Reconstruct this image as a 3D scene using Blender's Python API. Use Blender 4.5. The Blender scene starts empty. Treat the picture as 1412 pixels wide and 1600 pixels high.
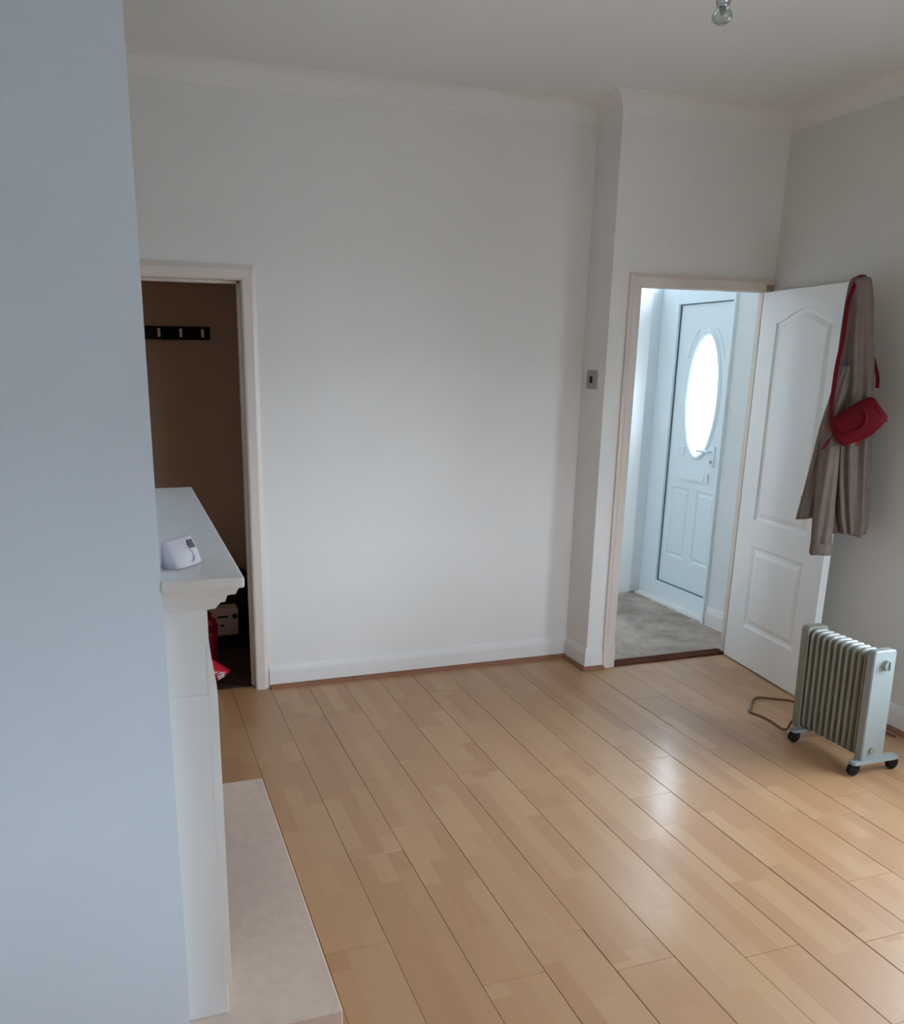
import bpy, bmesh, math, random
from mathutils import Vector, Matrix
random.seed(7)
SC = bpy.context.scene
COL = SC.collection
PI = math.pi

# ---------------------------------------------------------------- camera
F, PCX, PCY = 1319.25, -73.74, 114.46
YAW, PIT, ROL = 0.3210, -0.2591, 0.0099
cd = bpy.data.cameras.new('camera')
cam = bpy.data.objects.new('camera', cd)
COL.objects.link(cam)
fw = Vector((math.sin(YAW)*math.cos(PIT), math.cos(YAW)*math.cos(PIT), math.sin(PIT)))
rt = Vector((math.cos(YAW), -math.sin(YAW), 0))
up = rt.cross(fw)
r2 = rt*math.cos(ROL) + up*math.sin(ROL)
u2 = -rt*math.sin(ROL) + up*math.cos(ROL)
m = Matrix((r2, u2, -fw)).transposed().to_4x4()
m.translation = Vector((-2.3219, -4.0589, 1.6217))
cam.matrix_world = m
cd.sensor_fit = 'AUTO'
cd.sensor_width = 36.0
cd.lens = F*36.0/1600.0
cd.shift_x = -PCX/1600.0
cd.shift_y = PCY/1600.0
cd.clip_start = 0.02
SC.camera = cam

# ---------------------------------------------------------------- sky and exposure
SKY = 42.0
w = bpy.data.worlds.new('overcast_sky')
SC.world = w
w.use_nodes = True
bg = w.node_tree.nodes['Background']
bg.inputs[0].default_value = (0.70, 0.85, 1.0, 1)
bg.inputs[1].default_value = SKY
SC.view_settings.view_transform = 'Standard'
SC.view_settings.look = 'None'
SC.view_settings.exposure = 0.0
SC.view_settings.gamma = 1.0
SC.view_settings.use_curve_mapping = False
SC.cycles.max_bounces = 16
SC.cycles.diffuse_bounces = 10
SC.cycles.transparent_max_bounces = 12
SC.cycles.sample_clamp_indirect = 6.0
SC.cycles.caustics_reflective = False
SC.cycles.caustics_refractive = False

def portal(name, loc, rot, sx, sy):
    """daylight portal in an opening: adds no light, guides the sky's own"""
    l = bpy.data.lights.new(name, 'AREA')
    l.shape = 'RECTANGLE'; l.size = sx; l.size_y = sy
    l.cycles.is_portal = True
    o = bpy.data.objects.new(name, l); COL.objects.link(o)
    o.location = loc; o.rotation_euler = rot
# room windows: the patio window in the right wall and the one in the rear wall
RW = dict(y0=-2.70, y1=-1.66, z0=0.45, z1=2.00)
BW = dict(x0=-0.75, x1=0.38, z0=0.55, z1=1.42)
portal('portal_right', (1.10, (RW['y0']+RW['y1'])/2, (RW['z0']+RW['z1'])/2), (0, PI/2, 0), RW['z1']-RW['z0'], RW['y1']-RW['y0'])
portal('portal_rear', ((BW['x0']+BW['x1'])/2, -4.84, (BW['z0']+BW['z1'])/2), (PI/2, 0, 0), BW['x1']-BW['x0'], BW['z1']-BW['z0'])
portal('portal_oval', (1.30, 0.615, 1.43), (0, PI/2, 0), 0.80, 0.34)
portal('portal_added_hall', (-0.86, 0.61, 1.525), (0, -PI/2, 0), 1.25, 0.82)  # guides sky through the added hall window
portal('portal_added_fanlight', (1.30, 0.66, 2.34), (0, PI/2, 0), 0.36, 0.70)

# ---------------------------------------------------------------- materials
def mat(name, col, rough=0.6, metal=0.0, var=0.0, vscale=6.0, bump=0.0, bscale=60.0, spec=0.5, trans=0.0):
    m = bpy.data.materials.new(name); m.use_nodes = True
    nt = m.node_tree; N = nt.nodes; L = nt.links
    b = N['Principled BSDF']
    b.inputs['Roughness'].default_value = rough
    b.inputs['Metallic'].default_value = metal
    b.inputs['Specular IOR Level'].default_value = spec
    b.inputs['Transmission Weight'].default_value = trans
    b.inputs['Base Color'].default_value = (*col, 1)
    tc = N.new('ShaderNodeTexCoord')
    if var:
        n = N.new('ShaderNodeTexNoise'); n.inputs['Scale'].default_value = vscale; n.inputs['Detail'].default_value = 5
        L.new(tc.outputs['Object'], n.inputs['Vector'])
        r = N.new('ShaderNodeValToRGB')
        r.color_ramp.elements[0].position = 0.3; r.color_ramp.elements[1].position = 0.7
        r.color_ramp.elements[0].color = (*[c*(1-var) for c in col], 1)
        r.color_ramp.elements[1].color = (*[min(1, c*(1+var)) for c in col], 1)
        L.new(n.outputs['Fac'], r.inputs['Fac']); L.new(r.outputs['Color'], b.inputs['Base Color'])
    if bump:
        n2 = N.new('ShaderNodeTexNoise'); n2.inputs['Scale'].default_value = bscale; n2.inputs['Detail'].default_value = 4
        L.new(tc.outputs['Object'], n2.inputs['Vector'])
        bp = N.new('ShaderNodeBump'); bp.inputs['Strength'].default_value = bump; bp.inputs['Distance'].default_value = 0.004
        L.new(n2.outputs['Fac'], bp.inputs['Height']); L.new(bp.outputs['Normal'], b.inputs['Normal'])
    return m

def wood_mat():
    """two-strip beech laminate: each board prints two rows of short staves, one tone each, with fine grain"""
    m = bpy.data.materials.new('beech_laminate'); m.use_nodes = True
    nt = m.node_tree; N = nt.nodes; L = nt.links; b = N['Principled BSDF']
    def math_(op, a, c=None):
        n = N.new('ShaderNodeMath'); n.operation = op
        for i, v in enumerate((a, c)):
            if v is None: continue
            if isinstance(v, (int, float)): n.inputs[i].default_value = v
            else: L.new(v, n.inputs[i])
        return n.outputs[0]
    tc = N.new('ShaderNodeTexCoord'); oi = N.new('ShaderNodeObjectInfo')
    sx = N.new('ShaderNodeSeparateXYZ'); L.new(tc.outputs['Object'], sx.inputs[0])
    row = math_('FLOOR', math_('MULTIPLY', math_('ADD', sx.outputs[0], 0.0945), 1/0.0628))
    rnd = oi.outputs['Random']
    wr = N.new('ShaderNodeTexWhiteNoise'); wr.noise_dimensions = '2D'
    cv = N.new('ShaderNodeCombineXYZ'); L.new(row, cv.inputs[0]); L.new(math_('MULTIPLY', rnd, 91.7), cv.inputs[1])
    L.new(cv.outputs[0], wr.inputs['Vector'])
    off = wr.outputs['Value']
    seg = math_('FLOOR', math_('ADD', math_('MULTIPLY', sx.outputs[1], 1/0.36), math_('MULTIPLY', off, 7.0)))
    c2 = N.new('ShaderNodeCombineXYZ'); L.new(row, c2.inputs[0]); L.new(seg, c2.inputs[1]); L.new(math_('MULTIPLY', rnd, 57.3), c2.inputs[2])
    wn = N.new('ShaderNodeTexWhiteNoise'); wn.noise_dimensions = '3D'; L.new(c2.outputs[0], wn.inputs['Vector'])
    # grain
    mp = N.new('ShaderNodeMapping'); mp.inputs['Scale'].default_value = (60, 3.0, 1)
    av = N.new('ShaderNodeVectorMath'); av.operation = 'ADD'
    L.new(tc.outputs['Object'], av.inputs[0]); L.new(wn.outputs['Color'], av.inputs[1])
    L.new(av.outputs[0], mp.inputs['Vector'])
    gn = N.new('ShaderNodeTexNoise'); gn.inputs['Scale'].default_value = 1.0; gn.inputs['Detail'].default_value = 6; gn.inputs['Distortion'].default_value = 0.6
    L.new(mp.outputs[0], gn.inputs['Vector'])
    r = N.new('ShaderNodeValToRGB'); e = r.color_ramp.elements
    e[0].position = 0.0; e[0].color = (0.375, 0.185, 0.084, 1)
    e[1].position = 1.0; e[1].color = (0.490, 0.295, 0.150, 1)
    e.new(0.5).color = (0.430, 0.236, 0.112, 1)
    t = math_('ADD', math_('MULTIPLY', wn.outputs['Value'], 0.75), math_('MULTIPLY', math_('SUBTRACT', gn.outputs['Fac'], 0.3), 0.5))
    t = math_('ADD', math_('MULTIPLY', t, 0.72), 0.10)
    L.new(t, r.inputs['Fac'])
    L.new(r.outputs['Color'], b.inputs['Base Color'])
    b.inputs['Roughness'].default_value = 0.46
    b.inputs['Specular IOR Level'].default_value = 0.45
    b.inputs['Coat Weight'].default_value = 0.45
    b.inputs['Coat Roughness'].default_value = 0.19
    wv = N.new('ShaderNodeTexNoise'); wv.inputs['Scale'].default_value = 5.0; wv.inputs['Detail'].default_value = 2
    L.new(tc.outputs['Object'], wv.inputs['Vector'])
    bp = N.new('ShaderNodeBump'); bp.inputs['Strength'].default_value = 0.10; bp.inputs['Distance'].default_value = 0.01
    L.new(wv.outputs['Fac'], bp.inputs['Height']); L.new(bp.outputs['Normal'], b.inputs['Normal'])
    return m

def glass_mat(name, tint, gloss=0.08, rough=0.05):
    m = bpy.data.materials.new(name); m.use_nodes = True
    nt = m.node_tree; N = nt.nodes; L = nt.links
    N.remove(N['Principled BSDF'])
    tr = N.new('ShaderNodeBsdfTransparent'); tr.inputs[0].default_value = (*tint, 1)
    gl = N.new('ShaderNodeBsdfGlossy'); gl.inputs['Roughness'].default_value = rough
    mx = N.new('ShaderNodeMixShader')
    lw = N.new('ShaderNodeLayerWeight'); lw.inputs['Blend'].default_value = 0.25
    ad = N.new('ShaderNodeMath'); ad.operation = 'MULTIPLY_ADD'
    ad.inputs[1].default_value = 0.5; ad.inputs[2].default_value = gloss
    L.new(lw.outputs['Fresnel'], ad.inputs[0]); L.new(ad.outputs[0], mx.inputs[0])
    L.new(tr.outputs[0], mx.inputs[1]); L.new(gl.outputs[0], mx.inputs[2])
    L.new(mx.outputs[0], N['Material Output'].inputs[0])
    return m

M = dict(
    wall=mat('magnolia_emulsion', (0.76, 0.735, 0.705), 0.75, var=0.02, vscale=2.5, bump=0.12, bscale=90, spec=0.25),
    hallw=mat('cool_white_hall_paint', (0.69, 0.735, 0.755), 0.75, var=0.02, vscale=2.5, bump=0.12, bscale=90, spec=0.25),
    breast=mat('bluish_white_breast', (0.68, 0.78, 0.885), 0.75, var=0.02, vscale=2.5, bump=0.10, bscale=90, spec=0.25),  # chimney breast set bluer than the other walls
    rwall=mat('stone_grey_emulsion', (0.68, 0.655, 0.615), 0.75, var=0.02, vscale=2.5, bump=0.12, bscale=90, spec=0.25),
    ceil=mat('white_ceiling_paint', (0.75, 0.74, 0.72), 0.9, var=0.015, vscale=2, bump=0.08, bscale=80, spec=0.2),
    skirt=mat('white_skirting_gloss', (0.74, 0.715, 0.69), 0.38, var=0.02, vscale=4, bump=0.04, bscale=25),
    gloss=mat('aged_cream_gloss', (0.68, 0.605, 0.54), 0.38, var=0.02, vscale=4, bump=0.04, bscale=25),
    door=mat('satin_white_door', (0.86, 0.86, 0.85), 0.35, bump=0.05, bscale=120),
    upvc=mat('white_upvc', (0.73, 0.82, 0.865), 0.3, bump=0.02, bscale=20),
    gasket=mat('grey_gasket', (0.10, 0.13, 0.15), 0.6),
    bead=mat('stained_beading', (0.25, 0.105, 0.055), 0.5, spec=0.3, var=0.15, vscale=9, bump=0.1, bscale=40),
    thresh=mat('dark_threshold_wood', (0.085, 0.030, 0.016), 0.85, spec=0.08, var=0.3, vscale=14),
    sub=mat('dark_underlay', (0.05, 0.03, 0.02), 0.9),
    wood=wood_mat(),
    carpet=mat('grey_carpet', (0.40, 0.335, 0.29), 0.95, var=0.30, vscale=7, bump=1.0, bscale=260, spec=0.1),
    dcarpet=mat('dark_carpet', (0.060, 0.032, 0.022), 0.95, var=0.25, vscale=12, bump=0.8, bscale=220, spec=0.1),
    cupwall=mat('brown_cupboard_paint', (0.56, 0.40, 0.29), 0.85, var=0.05, vscale=3, bump=0.1, bscale=70, spec=0.2),
    mantel=mat('white_painted_mantel', (0.665, 0.645, 0.615), 0.42, var=0.015, vscale=5, bump=0.03, bscale=40),
    stone=mat('beige_stone_hearth', (0.56, 0.43, 0.345), 0.55, var=0.06, vscale=30, bump=0.06, bscale=150),
    soot=mat('sooty_fireback', (0.03, 0.028, 0.026), 0.9, var=0.3, vscale=12),
    plastic=mat('white_plastic', (0.47, 0.44, 0.465), 0.45, bump=0.02, bscale=60),
    lcd=mat('dark_display', (0.035, 0.035, 0.045), 0.2, var=0.2, vscale=40),
    greyp=mat('grey_print', (0.45, 0.43, 0.46), 0.5),
    rackw=mat('dark_plum_wood', (0.012, 0.004, 0.008), 0.6, var=0.3, vscale=10, spec=0.15),
    hook=mat('pale_metal_hook', (0.85, 0.78, 0.68), 0.35, metal=0.6, bump=0.02),
    steel=mat('brushed_steel_plate', (0.36, 0.35, 0.33), 0.4, metal=0.5, bump=0.03, bscale=150),
    black=mat('black_plastic', (0.006, 0.005, 0.005), 0.55, spec=0.2, bump=0.03, bscale=60),
    chrome=mat('polished_chrome', (0.55, 0.55, 0.55), 0.15, metal=1.0),
    brass=mat('aged_brass', (0.45, 0.36, 0.22), 0.35, metal=1.0, bump=0.03),
    bulbg=glass_mat('bulb_glass', (0.80, 0.86, 0.82), 0.12, 0.05),
    dimglass=glass_mat('dimming_window_glass', (0.76, 0.76, 0.76), 0.02, 0.2),  # grey tint added to cut the daylight through the unseen windows
    pane=glass_mat('door_glass', (0.97, 0.98, 0.98), 0.04, 0.1),
    green=mat('painted_green_reflection', (0.10, 0.85, 0.55), 0.3, trans=0.0),  # colour of the plant reflection painted on the oval pane
    coat=mat('taupe_wool_coat', (0.185, 0.143, 0.118), 0.95, var=0.10, vscale=14, bump=0.5, bscale=240, spec=0.1),
    coatd=mat('coat_lining', (0.20, 0.155, 0.13), 0.95, var=0.1, vscale=20, bump=0.4, bscale=200, spec=0.1),
    red=mat('red_leatherette', (0.12, 0.002, 0.007), 0.6, var=0.10, vscale=10, bump=0.15, bscale=90, spec=0.15),
    dred=mat('dark_red_plastic', (0.25, 0.003, 0.008), 0.4, var=0.1, vscale=8),
    polyred=mat('red_polythene', (0.50, 0.008, 0.03), 0.3, var=0.12, vscale=12, bump=0.4, bscale=30),
    white=mat('white_print', (0.80, 0.66, 0.68), 0.5),
    beige=mat('beige_plastic_case', (0.55, 0.40, 0.30), 0.5, var=0.05, vscale=8),
    binbag=mat('black_polythene', (0.010, 0.009, 0.009), 0.35, bump=0.6, bscale=25),
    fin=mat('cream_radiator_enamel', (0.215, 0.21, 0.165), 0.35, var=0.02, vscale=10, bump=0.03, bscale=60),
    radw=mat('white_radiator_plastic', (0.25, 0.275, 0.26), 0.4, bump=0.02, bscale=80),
    cord=mat('brown_rubber_flex', (0.13, 0.070, 0.030), 0.5, bump=0.05, bscale=80),
    ground=mat('grey_paving_outside', (0.30, 0.30, 0.29), 0.9, var=0.15, vscale=2),
)

# ---------------------------------------------------------------- mesh helpers
class MB:
    def __init__(s): s.bm = bmesh.new()
    def box(s, x0, x1, y0, y1, z0, z1, bev=0.0, seg=2):
        b = bmesh.new()
        r = bmesh.ops.create_cube(b, size=1.0)
        for v in r['verts']:
            v.co = Vector(((x0+x1)/2 + v.co.x*(x1-x0), (y0+y1)/2 + v.co.y*(y1-y0), (z0+z1)/2 + v.co.z*(z1-z0)))
        if bev > 0:
            bmesh.ops.bevel(b, geom=list(b.edges), offset=bev, segments=seg, profile=0.6, affect='EDGES')
        s.add(b); return s
    def add(s, b, mtx=None):
        if mtx is not None: bmesh.ops.transform(b, matrix=mtx, verts=b.verts)
        me = bpy.data.meshes.new('tmp'); b.to_mesh(me); b.free()
        s.bm.from_mesh(me); bpy.data.meshes.remove(me); return s
    def tube(s, pts, r, seg=10, closed=False, cap=True):
        pts = [Vector(p) for p in pts]; n = len(pts); rings = []
        rr = r if isinstance(r, (list, tuple)) else [r]*n
        prev = None
        for i, p in enumerate(pts):
            if closed: t = pts[(i+1) % n]-pts[i-1]
            else: t = pts[min(i+1, n-1)]-pts[max(i-1, 0)]
            t.normalize()
            if prev is None:
                a = Vector((0, 0, 1)) if abs(t.z) < 0.9 else Vector((1, 0, 0))
                u = t.cross(a).normalized()
            else:
                u = (prev - t*prev.dot(t)).normalized()
            prev = u; v = t.cross(u)
            rings.append([s.bm.verts.new(p + (u*math.cos(2*PI*k/seg)+v*math.sin(2*PI*k/seg))*rr[i]) for k in range(seg)])
        m_ = n if closed else n-1
        for i in range(m_):
            a, b = rings[i], rings[(i+1) % n]
            for k in range(seg): s.bm.faces.new((a[k], a[(k+1) % seg], b[(k+1) % seg], b[k]))
        if not closed and cap:
            s.bm.faces.new(rings[0][::-1]); s.bm.faces.new(rings[-1])
        return s
    def lathe(s, prof, seg=24, mtx=Matrix()):
        rings = []
        for r, z in prof:
            if r < 1e-6: rings.append([s.bm.verts.new(mtx @ Vector((0, 0, z)))])
            else: rings.append([s.bm.verts.new(mtx @ Vector((r*math.cos(2*PI*k/seg), r*math.sin(2*PI*k/seg), z))) for k in range(seg)])
        for a, b in zip(rings, rings[1:]):
            for k in range(seg):
                k2 = (k+1) % seg
                if len(a) == 1 and len(b) == 1: continue
                if len(a) == 1: s.bm.faces.new((a[0], b[k2], b[k]))
                elif len(b) == 1: s.bm.faces.new((a[k], a[k2], b[0]))
                else: s.bm.faces.new((a[k], a[k2], b[k2], b[k]))
        return s
    def loft(s, rings, cap=True, closed=True):
        R = [[s.bm.verts.new(p) for p in r] for r in rings]
        n = len(R[0])
        for a, b in zip(R, R[1:]):
            for k in range(n if closed else n-1):
                s.bm.faces.new((a[k], a[(k+1) % n], b[(k+1) % n], b[k]))
        if cap:
            s.bm.faces.new(R[0][::-1]); s.bm.faces.new(R[-1])
        return s
    def sweep(s, prof, path, side=1, closed_prof=True):
        """extrude a profile [(out, z)] along a horizontal polyline with mitred corners; out points to the right of travel * side"""
        path = [Vector((p[0], p[1], 0)) for p in path]; n = len(path); rings = []
        for i, p in enumerate(path):
            d0 = (path[i]-path[i-1]).normalized() if i > 0 else None
            d1 = (path[i+1]-path[i]).normalized() if i < n-1 else None
            n0 = Vector((d0.y, -d0.x, 0))*side if d0 else None
            n1 = Vector((d1.y, -d1.x, 0))*side if d1 else None
            if n0 and n1:
                mm = (n0+n1).normalized(); mm = mm/mm.dot(n0)
            else: mm = n0 or n1
            rings.append([p + mm*o + Vector((0, 0, z)) for o, z in prof])
        s.loft(rings); return s
    def obj(s, name, material, parent=None, smooth=False, loc=None, local=False):
        bmesh.ops.remove_doubles(s.bm, verts=s.bm.verts, dist=1e-6)
        bmesh.ops.recalc_face_normals(s.bm, faces=s.bm.faces)
        if loc is None:
            n = max(1, len(s.bm.verts)); loc = sum((v.co for v in s.bm.verts), Vector())/n
            zs = min(v.co.z for v in s.bm.verts) if s.bm.verts else 0
            if parent is None: loc = Vector((loc.x, loc.y, zs))
        loc = Vector(loc)
        for v in s.bm.verts: v.co -= loc
        if smooth:
            for f in s.bm.faces: f.smooth = True
        me = bpy.data.meshes.new(name); s.bm.to_mesh(me); s.bm.free()
        if smooth and smooth != 'all': me.set_sharp_from_angle(angle=math.radians(smooth if smooth is not True else 40))
        me.materials.append(material)
        o = bpy.data.objects.new(name, me); COL.objects.link(o)
        if parent is not None:
            o.parent = parent
            o.location = loc if local else loc - world_loc(parent)
        else: o.location = loc
        return o

def world_loc(o):
    l = Vector(o.location)
    return l + world_loc(o.parent) if o.parent else l
def tag(o, label, cat, group=None, kind=None):
    o['label'] = label; o['category'] = cat
    if group: o['group'] = group
    if kind: o['kind'] = kind
    return o
def empty(name, loc, rotz=0.0):
    o = bpy.data.objects.new(name, None); COL.objects.link(o)
    o.empty_display_size = 0.05; o.location = loc; o.rotation_euler = (0, 0, rotz); return o
def offset_poly(P, d):
    """inset a ccw polygon of (x, z) by d"""
    n = len(P); out = []
    for i in range(n):
        a, b, c = Vector(P[i-1]), Vector(P[i]), Vector(P[(i+1) % n])
        e0 = (b-a).normalized(); e1 = (c-b).normalized()
        n0 = Vector((-e0.y, e0.x)); n1 = Vector((-e1.y, e1.x))
        mm = (n0+n1).normalized(); k = max(0.4, mm.dot(n0))
        q = b + mm*(d/k); out.append((q.x, q.y))
    return out
def rings_from(outline, steps, f):
    """steps: list of (inset, depth); f maps (u, w, depth) to a point"""
    return [[f(u, w_, dep) for u, w_ in (offset_poly(outline, ins) if ins else outline)] for ins, dep in steps]
def holed_face(mb, outer, holes, f, depth):
    b = bmesh.new(); E = []
    for loop in [outer]+holes:
        vs = [b.verts.new(f(u, w_, depth)) for u, w_ in loop]
        for i in range(len(vs)): E.append(b.edges.new((vs[i-1], vs[i])))
    bmesh.ops.triangle_fill(b, use_beauty=True, use_dissolve=False, edges=E)
    mb.add(b)

# ---------------------------------------------------------------- room dimensions
H = 2.826                  # ceiling
D = 0.23                   # the door wall stands this far forward of the back wall
XR = 0.966                 # right wall
XL = -2.92                 # left wall (alcoves)
YR = -4.72                 # rear wall
BX, BY0, BY1 = -2.268, -2.32, -0.95   # chimney breast
T = 0.12
TD = 0.030                 # the thin door wall
CO = (-2.52, -1.765, 1.970)  # cupboard doorway x0, x1, head
DO = (0.163, 0.906, 1.988)   # hall doorway
HX, HY = 1.22, 1.10        # front door plane, hall far wall
CY, CXR = 1.25, -1.53      # cupboard back wall, right wall

def structure(name, mb, material, label, cat, **k):
    return tag(mb.obj(name, material, **k), label, cat, kind='structure')

# walls
mb = MB()
mb.box(XL-T, CO[0], 0, T, 0, H); mb.box(CO[0], CO[1], 0, T, CO[2], H); mb.box(CO[1], 0.0, 0, T, 0, H)
structure('wall_back', mb, M['wall'], 'long off-white back wall between cupboard doorway and corner return', 'wall')
mb = MB(); mb.box(0, 0.06, -D, T, 0, H)
structure('wall_return', mb, M['wall'], 'narrow shaded wall return carrying the light switch', 'wall')
mb = MB()
y0, y1 = -D, -D+TD
mb.box(0.06, DO[0], y0, y1, 0, H); mb.box(DO[0], DO[1], y0, y1, DO[2], H); mb.box(DO[1], 1.25, y0, y1, 0, H)
structure('wall_door', mb, M['wall'], 'off-white wall around the hall doorway', 'wall')
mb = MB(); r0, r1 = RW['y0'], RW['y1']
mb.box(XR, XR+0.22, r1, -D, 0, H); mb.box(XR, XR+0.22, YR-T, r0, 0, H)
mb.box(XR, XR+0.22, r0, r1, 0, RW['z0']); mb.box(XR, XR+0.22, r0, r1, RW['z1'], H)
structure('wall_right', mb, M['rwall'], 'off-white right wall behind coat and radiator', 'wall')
mb = MB(); mb.box(XL-T, XL, YR-T, 0, 0, H)
structure('wall_left', mb, M['wall'], 'left wall of the fireside alcoves', 'wall')
mb = MB()
mb.box(XL-T, BW['x0'], YR-T, YR, 0, H); mb.box(BW['x1'], XR+0.22, YR-T, YR, 0, H)
mb.box(BW['x0'], BW['x1'], YR-T, YR, 0, BW['z0']); mb.box(BW['x0'], BW['x1'], YR-T, YR, BW['z1'], H)
structure('wall_rear', mb, M['wall'], 'rear wall with the window behind the viewpoint', 'wall')
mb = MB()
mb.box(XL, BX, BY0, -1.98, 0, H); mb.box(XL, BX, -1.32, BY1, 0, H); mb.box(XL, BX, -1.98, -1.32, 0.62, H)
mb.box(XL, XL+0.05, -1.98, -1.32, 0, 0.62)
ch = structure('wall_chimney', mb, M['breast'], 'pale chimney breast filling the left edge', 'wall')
mb = MB(); mb.box(XL+0.05, XL+0.06, -1.98, -1.32, 0, 0.62)
mb.obj('fireback', M['soot'], parent=ch)
mb = MB(); mb.box(XL-T, XR+0.22, YR-T, T, H, H+0.1)
structure('ceiling', mb, M['ceil'], 'plain white ceiling', 'ceiling')
# hall and cupboard shells
mb = MB()
mb.box(-0.75, HX+0.14, HY, HY+T, -0.02, H)
structure('wall_hall_far', mb, M['hallw'], 'hall far wall seen through the open doorway', 'wall')
mb = MB(); mb.box(-0.75-T, -0.75, T, 0.20, -0.02, H); mb.box(-0.75-T, -0.75, 1.02, HY+T, -0.02, H); mb.box(-0.75-T, -0.75, 0.20, 1.02, -0.02, 0.90); mb.box(-0.75-T, -0.75, 0.20, 1.02, 2.15, H)
structure('wall_hall_left', mb, M['hallw'], 'hall end wall out of sight to the left', 'wall')
mb = MB()
mb.box(1.15, HX+0.14, -D+TD, 0.26, -0.02, H)
mb.box(HX, HX+0.14, 0.26, HY, 2.54, H); mb.box(HX, HX+0.14, 0.26, 0.30, 2.16, 2.54); mb.box(HX, HX+0.14, 1.05, HY, 2.16, 2.54)
structure('wall_hall_right', mb, M['hallw'], 'hall wall beside and above the front door', 'wall')
mb = MB(); mb.box(-0.75, 0.06, T, HY+T, H-0.1, H); mb.box(0.06, HX+0.14, -D+TD, HY+T, H-0.1, H)
structure('ceiling_hall', mb, M['ceil'], 'hall ceiling out of sight above the doorway', 'ceiling')
mb = MB()
mb.box(-2.77, CXR, CY, CY+0.08, 0, 2.3)
structure('wall_cupboard_back', mb, M['cupwall'], 'brown back wall of the dark cupboard', 'wall')
mb = MB(); mb.box(CXR, CXR+0.08, T, CY+0.08, 0, 2.3)
structure('wall_cupboard_right', mb, M['cupwall'], 'brown right wall of the dark cupboard', 'wall')
mb = MB(); mb.box(-2.77, -2.70, T, CY+0.08, 0, 2.3)
structure('wall_cupboard_left', mb, M['cupwall'], 'brown left wall of the dark cupboard', 'wall')
mb = MB(); mb.box(-2.77, CXR+0.08, T, CY+0.08, 2.3, 2.38)
structure('ceiling_cupboard', mb, M['cupwall'], 'low brown ceiling of the dark cupboard', 'ceiling')

# floor and its boards
mb = MB(); mb.box(XL-T, XR+0.22, YR-T, 0.0, -0.08, -0.0125)
floor = structure('floor', mb, M['sub'], 'glossy beech laminate floor of the room', 'floor', loc=(0, 0, 0))
PW = 0.1885
joint = {-1: -0.59, -2: -1.279, -3: -1.551, -4: -1.228, -5: -1.507, -6: -2.364, -7: -0.98, -8: -2.307, -9: -1.62, -10: -0.86,
         0: -0.688, 1: -0.58, 2: -1.31, 3: -0.90, 4: -1.65, 5: -0.4}
joint[-1] = -1.03; joint[0] = -0.688; joint[1] = -0.58; joint[-2] = -1.279
def plank_mesh(wd, ln):
    c, h = 0.0013, 0.012
    b = bmesh.new()
    x, y = wd/2-0.0004, ln/2-0.0004
    lo = [b.verts.new((sx*x, sy*y, -h)) for sx, sy in ((-1, -1), (1, -1), (1, 1), (-1, 1))]
    mi = [b.verts.new((sx*x, sy*y, -c)) for sx, sy in ((-1, -1), (1, -1), (1, 1), (-1, 1))]
    hi = [b.verts.new((sx*(x-c), sy*(y-0.0006), 0)) for sx, sy in ((-1, -1), (1, -1), (1, 1), (-1, 1))]
    for i in range(4):
        j = (i+1) % 4
        b.faces.new((lo[i], lo[j], mi[j], mi[i])); b.faces.new((mi[i], mi[j], hi[j], hi[i]))
    b.faces.new(hi); b.faces.new(lo[::-1])
    me = bpy.data.meshes.new('plank'); b.to_mesh(me); b.free(); me.materials.append(M['wood']); return me
cache = {}
for n in range(-16, 6):
    x0, x1 = n*PW, (n+1)*PW
    x0 = max(x0, XL); x1 = min(x1, XR-0.001)
    if n >= 0: yend = -D+0.001
    elif -14 <= n <= -10: yend = 0.04
    else: yend = 0.0
    if n == -10: x1 = min(x1, x1)
    j = joint.get(n, -0.3-0.37*((n*5) % 3))
    while j + 1.2 < yend-0.05: j += 1.2
    ys = [yend]
    while j > YR+0.02: ys.append(j); j -= 1.2
    ys.append(YR)
    for a, b in zip(ys, ys[1:]):
        key = (round(x1-x0, 4), round(a-b, 4))
        if key not in cache: cache[key] = plank_mesh(*key)
        o = bpy.data.objects.new('plank', cache[key]); COL.objects.link(o)
        o.parent = floor
        lift = random.uniform(-0.0005, 0.0005)
        o.location = ((x0+x1)/2, (a+b)/2, lift)
        o.rotation_euler = (random.gauss(0, 0.0007), random.gauss(0, 0.0022), 0)
# hall and cupboard floors
mb = MB(); mb.box(-0.75, 0.06, T, HY, -0.06, 0.008); mb.box(0.06, HX+0.06, -D+0.056, HY, -0.06, 0.008)
structure('floor_hall', mb, M['carpet'], 'worn grey-brown carpet in the hall', 'carpet')
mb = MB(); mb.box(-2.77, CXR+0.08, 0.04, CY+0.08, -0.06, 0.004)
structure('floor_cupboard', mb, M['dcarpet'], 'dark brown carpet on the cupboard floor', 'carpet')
mb = MB(); mb.box(DO[0], DO[1], -D-0.018, -D+0.058, -0.01, 0.011, 0.003)
structure('trim_1', mb, M['thresh'], 'dark brown threshold strip across the hall doorway', 'threshold')
mb = MB(); mb.box(-30, 30, -30, 30, -0.35, -0.25)
structure('ground', mb, M['ground'], 'grey paving outside the house', 'ground')

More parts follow.
